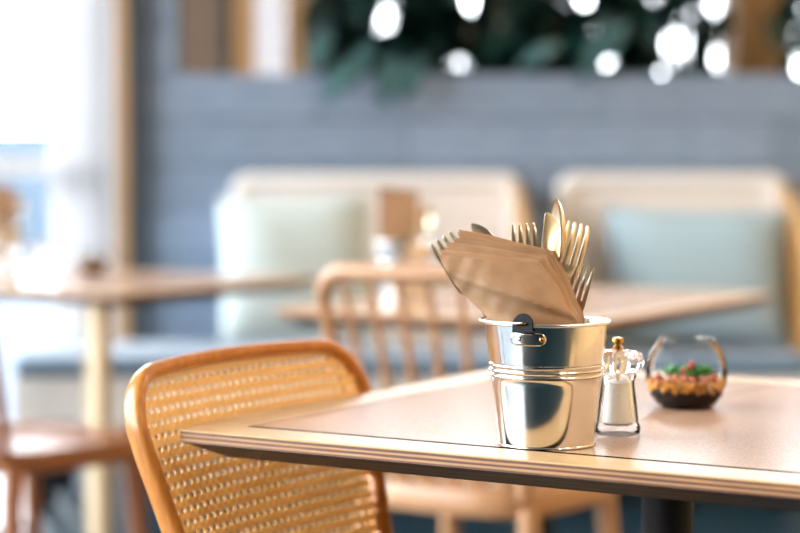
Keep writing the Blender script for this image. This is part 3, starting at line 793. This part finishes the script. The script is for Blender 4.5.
# ------------------------------------------------------------------ salt mill
def mill():
    t = empty('salt_mill', (0, 0, 0))
    q = MB(); q.lathe([(0, 0), (0.0215, 0), (0.0235, 0.002), (0.0238, 0.008), (0.0215, 0.013), (0.0215, 0.016), (0.0195, 0.034), (0.0172, 0.052), (0.0172, 0.057), (0.0192, 0.060), (0.0192, 0.063), (0.012, 0.0635), (0.012, 0.0615), (0.0145, 0.058), (0.0148, 0.05), (0.0165, 0.034), (0.0185, 0.012), (0.015, 0.010), (0, 0.010)], 40)
    q.build('body', 'bowl_glass', t)
    q = MB(); q.lathe([(0, 0.0105), (0.0148, 0.0105), (0.0181, 0.0132), (0.0161, 0.034), (0.0147, 0.046), (0.0142, 0.054), (0.008, 0.056), (0, 0.0555)], 32); q.build('salt_fill', 'salt', t)
    q = MB(); q.lathe([(0, 0.0642), (0.016, 0.0642), (0.022, 0.067), (0.0255, 0.073), (0.0255, 0.079), (0.0225, 0.0845), (0.016, 0.0875), (0.0, 0.0885)], 48, lobes=8, amp=0.07); q.build('lobed_cap', 'clear_acrylic', t)
    q = MB(); q.tube([(0, 0, 0.012), (0, 0, 0.088)], 0.0022, 8); q.build('spindle', 'polished_steel', t)
    q = MB(); q.lathe([(0.0, 0.0886), (0.0055, 0.0886), (0.0055, 0.091), (0.0035, 0.092), (0.0035, 0.094), (0.0058, 0.0955), (0.0062, 0.098), (0.005, 0.1005), (0, 0.1015)], 24); q.build('brass_knob', 'brass', t)
    return t
ml = mill(); p = on_z(617.5, 433.5, TZ); ml.location = (p.x, p.y, TZ - 0.0004)
tag(ml, 'clear acrylic salt mill with brass knob beside the near bucket', 'salt mill')
for px, py, lab in ((38, 283, 'blurred clear mill beside the bucket on the window table'), (14, 281, 'blurred clear mill at the left edge of the window table')):
    o = copy_tree(ml); p = on_z(px, py, TZ); o.location = (p.x, p.y, TZ - 0.0004); tag(o, lab, 'salt mill')

# ------------------------------------------------------------------ terrarium bowl
def terrarium():
    t = empty('terrarium_bowl', (0, 0, 0)); rnd = random.Random(5)
    po = [(0, 0), (0.028, 0), (0.034, 0.004), (0.0415, 0.014), (0.0462, 0.028), (0.0475, 0.042), (0.0458, 0.054), (0.0415, 0.066), (0.0345, 0.077), (0.0322, 0.080)]
    q = MB(); q.lathe(po, 56); q.build('glass_bowl', 'bowl_glass', t)
    q = MB(); rows = []
    for i in range(56):
        a = 2 * math.pi * i / 56
        rows.append([((0.0322 + 0.0011 * math.cos(w)) * math.cos(a), (0.0322 + 0.0011 * math.cos(w)) * math.sin(a), 0.080 + 0.0011 * math.sin(w)) for w in [2 * math.pi * j / 8 for j in range(8)]])
    rows.append(rows[0]); q.rings(rows, False, False); q.build('glass_rim', 'bowl_glass', t)
    q = MB(); q.lathe([(0, 0.0025), (0.027, 0.0025), (0.0325, 0.0055), (0.0395, 0.014), (0.042, 0.020), (0.035, 0.0225), (0, 0.024)], 40); q.build('soil', 'soil', t)
    def pebbles(name, mat, n, z0, z1, rmax, size):
        q = MB()
        for i in range(n):
            a = rnd.random() * 6.283; r_ = rmax * math.sqrt(rnd.random()) ; z_ = lerp(z0, z1, rnd.random())
            if i % 2: r_ = rmax
            s_ = size * (0.7 + 0.6 * rnd.random()); c = Vector((r_ * math.cos(a), r_ * math.sin(a), z_))
            th = [(0, 0, 1), (1, 0, 0.1), (0.2, 1, -0.1), (-1, 0.2, 0.1), (-0.1, -1, -0.1), (0, 0, -1)]
            vs = [c + Vector(v) * s_ * (0.8 + 0.4 * rnd.random()) for v in th]
            q.add(vs, [(0, 1, 2), (0, 2, 3), (0, 3, 4), (0, 4, 1), (5, 2, 1), (5, 3, 2), (5, 4, 3), (5, 1, 4)])
        o = q.build(name, mat, t); tag(o, kind='stuff'); return o
    pebbles('gravel', 'gravel', 300, 0.020, 0.032, 0.0415, 0.0030)
    pebbles('pink_pebbles', 'pink_stone', 26, 0.031, 0.036, 0.032, 0.0045)
    for cx, cy, n, s_ in ((0.004, -0.004, 18, 0.023), (0.021, 0.002, 15, 0.020), (-0.016, 0.006, 14, 0.019)):
        q = MB()
        for i in range(n):
            a = i * 2.4; el = R(18 + 55 * (i / n)); d = Vector((math.cos(a) * math.cos(el), math.sin(a) * math.cos(el), math.sin(el)))
            L_ = s_ * (1 - 0.3 * i / n); b0 = Vector((cx, cy, 0.035 + 0.003 * i / n)); sd = d.cross(Vector((0, 0, 1))).normalized() * L_ * 0.2; up = sd.cross(d).normalized() * L_ * 0.1
            mid = b0 + d * L_ * 0.55
            q.add([b0, mid + sd, mid - up, mid - sd, mid + up, b0 + d * L_], [(0, 1, 2), (0, 2, 3), (0, 3, 4), (0, 4, 1), (5, 2, 1), (5, 3, 2), (5, 4, 3), (5, 1, 4)])
        q.build('succulent_rosette', 'succulent', t)
    for x, y, z_ in ((0.002, -0.012, 0.046), (0.005, -0.010, 0.051), (-0.004, -0.008, 0.043)):
        q = MB(); q.lathe([(0, z_ - 0.004), (0.0035, z_ - 0.001), (0.003, z_ + 0.003), (0, z_ + 0.005)], 10); o = q.build('red_bud', 'red_bud', t); o.location = (x, y, 0)
    return t
tr = terrarium(); p = on_z(686, 407, TZ); tr.location = (p.x, p.y, TZ - 0.0004)
tag(tr, 'round glass terrarium bowl with gravel and succulents on the near table', 'terrarium')
o = copy_tree(tr); p = on_z(93, 273, TZ); o.location = (p.x, p.y, TZ - 0.0004); o.rotation_euler = (0, 0, 2.0)
tag(o, 'blurred small round terrarium bowl on the window table', 'terrarium')

# ------------------------------------------------------------------ leafy plants above the plank wall
def leaf_mesh(name, L_, W_, droop, mat):
    q = MB(); rows = []; n = 8
    for i in range(n + 1):
        t_ = i / n; w = W_ / 2 * (math.sin(math.pi * min(1, t_ * 0.94 + 0.03)) ** 0.8); z_ = -droop * t_ * t_ * L_; y = L_ * t_
        rows.append([(-w, y, z_ + 0.18 * w), (0, y, z_), (w, y, z_ + 0.18 * w)])
    q.grid(rows); return q.mesh(name, mat)
LDIM = [(0.22, 0.09, 0.25), (0.25, 0.1, 0.35), (0.19, 0.08, 0.1), (0.13, 0.06, 0.15), (0.085, 0.042, 0.1)]
LEAF = [leaf_mesh('leaf', 0.22, 0.090, 0.25, 'leaf_dark'), leaf_mesh('leaf', 0.25, 0.100, 0.35, 'leaf_dark'), leaf_mesh('leaf', 0.19, 0.080, 0.1, 'leaf_dark'), leaf_mesh('leaf', 0.13, 0.060, 0.15, 'leaf_dark'), leaf_mesh('leaf', 0.085, 0.042, 0.1, 'leaf_dark')]
LEAFP = leaf_mesh('leaf', 0.25, 0.06, 0.25, 'leaf_pale')
# openings in the foliage where daylight shows: px, py, radius x, radius y
GAPS = [(385, 18, 2.5, 2.5), (463, 65, 2.5, 2.5), (607, 64, 2, 2), (673, 40, 4, 8), (679, 56, 4, 6), (722, 53, 1.5, 7), (586, 3, 4, 2), (468, -2, 3, 2), (726, 0, 2, 2), (655, -3, 3, 3)]
def project(p):
    d = p - Vector((0, 0, CAM_Z)); cp, sp = math.cos(PITCH), math.sin(PITCH)
    f = d.y * cp - d.z * sp; u = d.y * sp + d.z * cp
    return CX + FPX * d.x / f, CY - FPX * u / f
def blocks(mw, L_, W_, D_):
    cx_, cy_ = project(mw @ Vector((0, L_ / 2, -D_ * L_ / 4)))
    near = [g for g in GAPS if abs(g[0] - cx_) < 55 and abs(g[1] - cy_) < 55]
    if not near: return False
    for i in range(31):
        t_ = i / 30; w = W_ * 0.5 * max(0.0, math.sin(math.pi * min(1, t_ * 0.94 + 0.03))) ** 0.8
        for j in range(-7, 8):
            x, y = project(mw @ Vector((j / 7 * w, L_ * t_, -D_ * t_ * t_ * L_)))
            for gx, gy, rx, ry in near:
                if ((x - gx) / rx) ** 2 + ((y - gy) / ry) ** 2 < 1: return True
    return False
pl_y = 6.50
def plant(px, label, nleaf, seed, spread, lim=(297, 742)):
    rnd = random.Random(seed); bx = on_y(px, 172, pl_y).x
    t = empty('leafy_plant', (bx, pl_y, 1.24)); tag(t, label, 'plant', 'plants above the plank wall')
    for k in range(3):
        q = MB(); dx = (k - 1) * 0.5 * spread; q.tube([(0, 0, 0.0), (dx * 0.4, 0.03, 0.25), (dx, -0.02 + 0.03 * k, 0.62)], [0.012, 0.009, 0.005], 8)
        q.build('stem', 'stem_wood', t)
    made = 0; tries = 0
    while made < nleaf and tries < nleaf * 30:
        tries += 1
        li = rnd.choice((0, 1, 2, 3, 3, 4, 4)); me = LEAF[li]; base = Vector((rnd.uniform(-spread, spread), rnd.uniform(-0.12, 0.14), 0.03 + 0.60 * rnd.random() ** 1.35))
        yaw = rnd.uniform(0, 6.283); el = rnd.uniform(-1.4, 0.3)
        rot = Matrix.Rotation(yaw, 4, 'Z') @ Matrix.Rotation(el, 4, 'X') @ Matrix.Rotation(rnd.uniform(-0.8, 0.8), 4, 'Y')
        mw = Matrix.Translation(t.location + base) @ rot
        tip = mw @ Vector((0, 0.2, 0))
        tip = mw @ Vector((0, LDIM[li][0], -LDIM[li][2] * LDIM[li][0])); b0 = t.location + base
        low = 1.25 if min(tip.y, b0.y) > PY + 0.20 else LEDGE + 0.02
        if min(tip.z, b0.z) < low or tip.y > FY - 0.12: continue
        if blocks(mw, *LDIM[li]): continue
        pxs = [project(mw @ Vector((x, y, 0)))[0] for x in (-0.05, 0.05) for y in (0, LDIM[li][0])]
        if min(pxs) < lim[0] or max(pxs) > lim[1]: continue
        o = link('leaf', me, t); o.matrix_basis = Matrix.Translation(base) @ rot; made += 1
    return t
def special_leaf(t, p0, p1, Y0, Y1, wide, me=LEAFP):
    a = on_y(p0[0], p0[1], Y0); b_ = on_y(p1[0], p1[1], Y1); d = b_ - a
    yc = d.normalized(); zc = Vector((0, -1, 0.3)); zc = (zc - yc * zc.dot(yc)).normalized(); xc = yc.cross(zc)
    s_ = d.length / 0.25
    o = link('leaf', me, t); o.matrix_basis = Matrix.Translation(a - t.location) @ Matrix((xc, yc, zc)).transposed().to_4x4() @ Matrix.Diagonal((wide, s_, s_, 1))
P1 = plant(345, 'dark glossy plant nearest the wooden window posts, leaves drooping over the ledge', 290, 11, 0.26)
P2 = plant(455, 'dark glossy plant with leaves thickest above the gap between the benches', 290, 12, 0.26)
P3 = plant(570, 'dark glossy plant with one pale drooping leaf above the right bench', 290, 13, 0.26)
P4 = plant(672, 'dark glossy plant beside the wide wooden post, daylight showing through', 300, 14, 0.20)
P5 = plant(815, 'dark glossy plant cut off by the right edge of the picture', 60, 15, 0.10, (770, 9999))
FRONT = PY - 0.07
for a, b_, w in (((352, 58), (325, 98), 1.1), ((372, 40), (345, 88), 1.0), ((392, 52), (383, 104), 1.1), ((405, 60), (404, 101), 0.9), ((420, 55), (412, 92), 0.8), ((330, 30), (308, 66), 1.0)):
    special_leaf(P1, a, b_, FRONT - 0.02, FRONT - 0.05, w)
for a, b_, w in (((612, 15), (580, 80), 1.1), ((560, 42), (520, 62), 0.8), ((628, 20), (596, 66), 0.8)):
    special_leaf(P3, a, b_, FRONT - 0.02, FRONT - 0.05, w)
for pl_, a, b_, w in ((P1, (314, -5), (316, 45), 1.0), (P1, (321, 30), (318, 84), 1.0), (P2, (434, 34), (431, 82), 1.0), (P2, (446, 20), (440, 48), 0.8), (P2, (487, 40), (484, 82), 0.9), (P3, (537, 36), (535, 82), 1.0), (P4, (652, 30), (650, 82), 1.0), (P4, (703, 20), (702, 82), 1.0)):
    special_leaf(pl_, a, b_, 6.46, 6.44, w, LEAF[0])
special_leaf(P5, (765, 15), (793, 62), FRONT - 0.02, FRONT - 0.03, 0.8, LEAF[0])
q = MB(); q.box(-0.75, 1.6, 6.39, 6.62, 0, 1.235)
tag(bevel(q.build('planter_box', 'planter_paint', None, False), 0.006), 'long dark planter box behind the plank wall under the plants', 'planter')
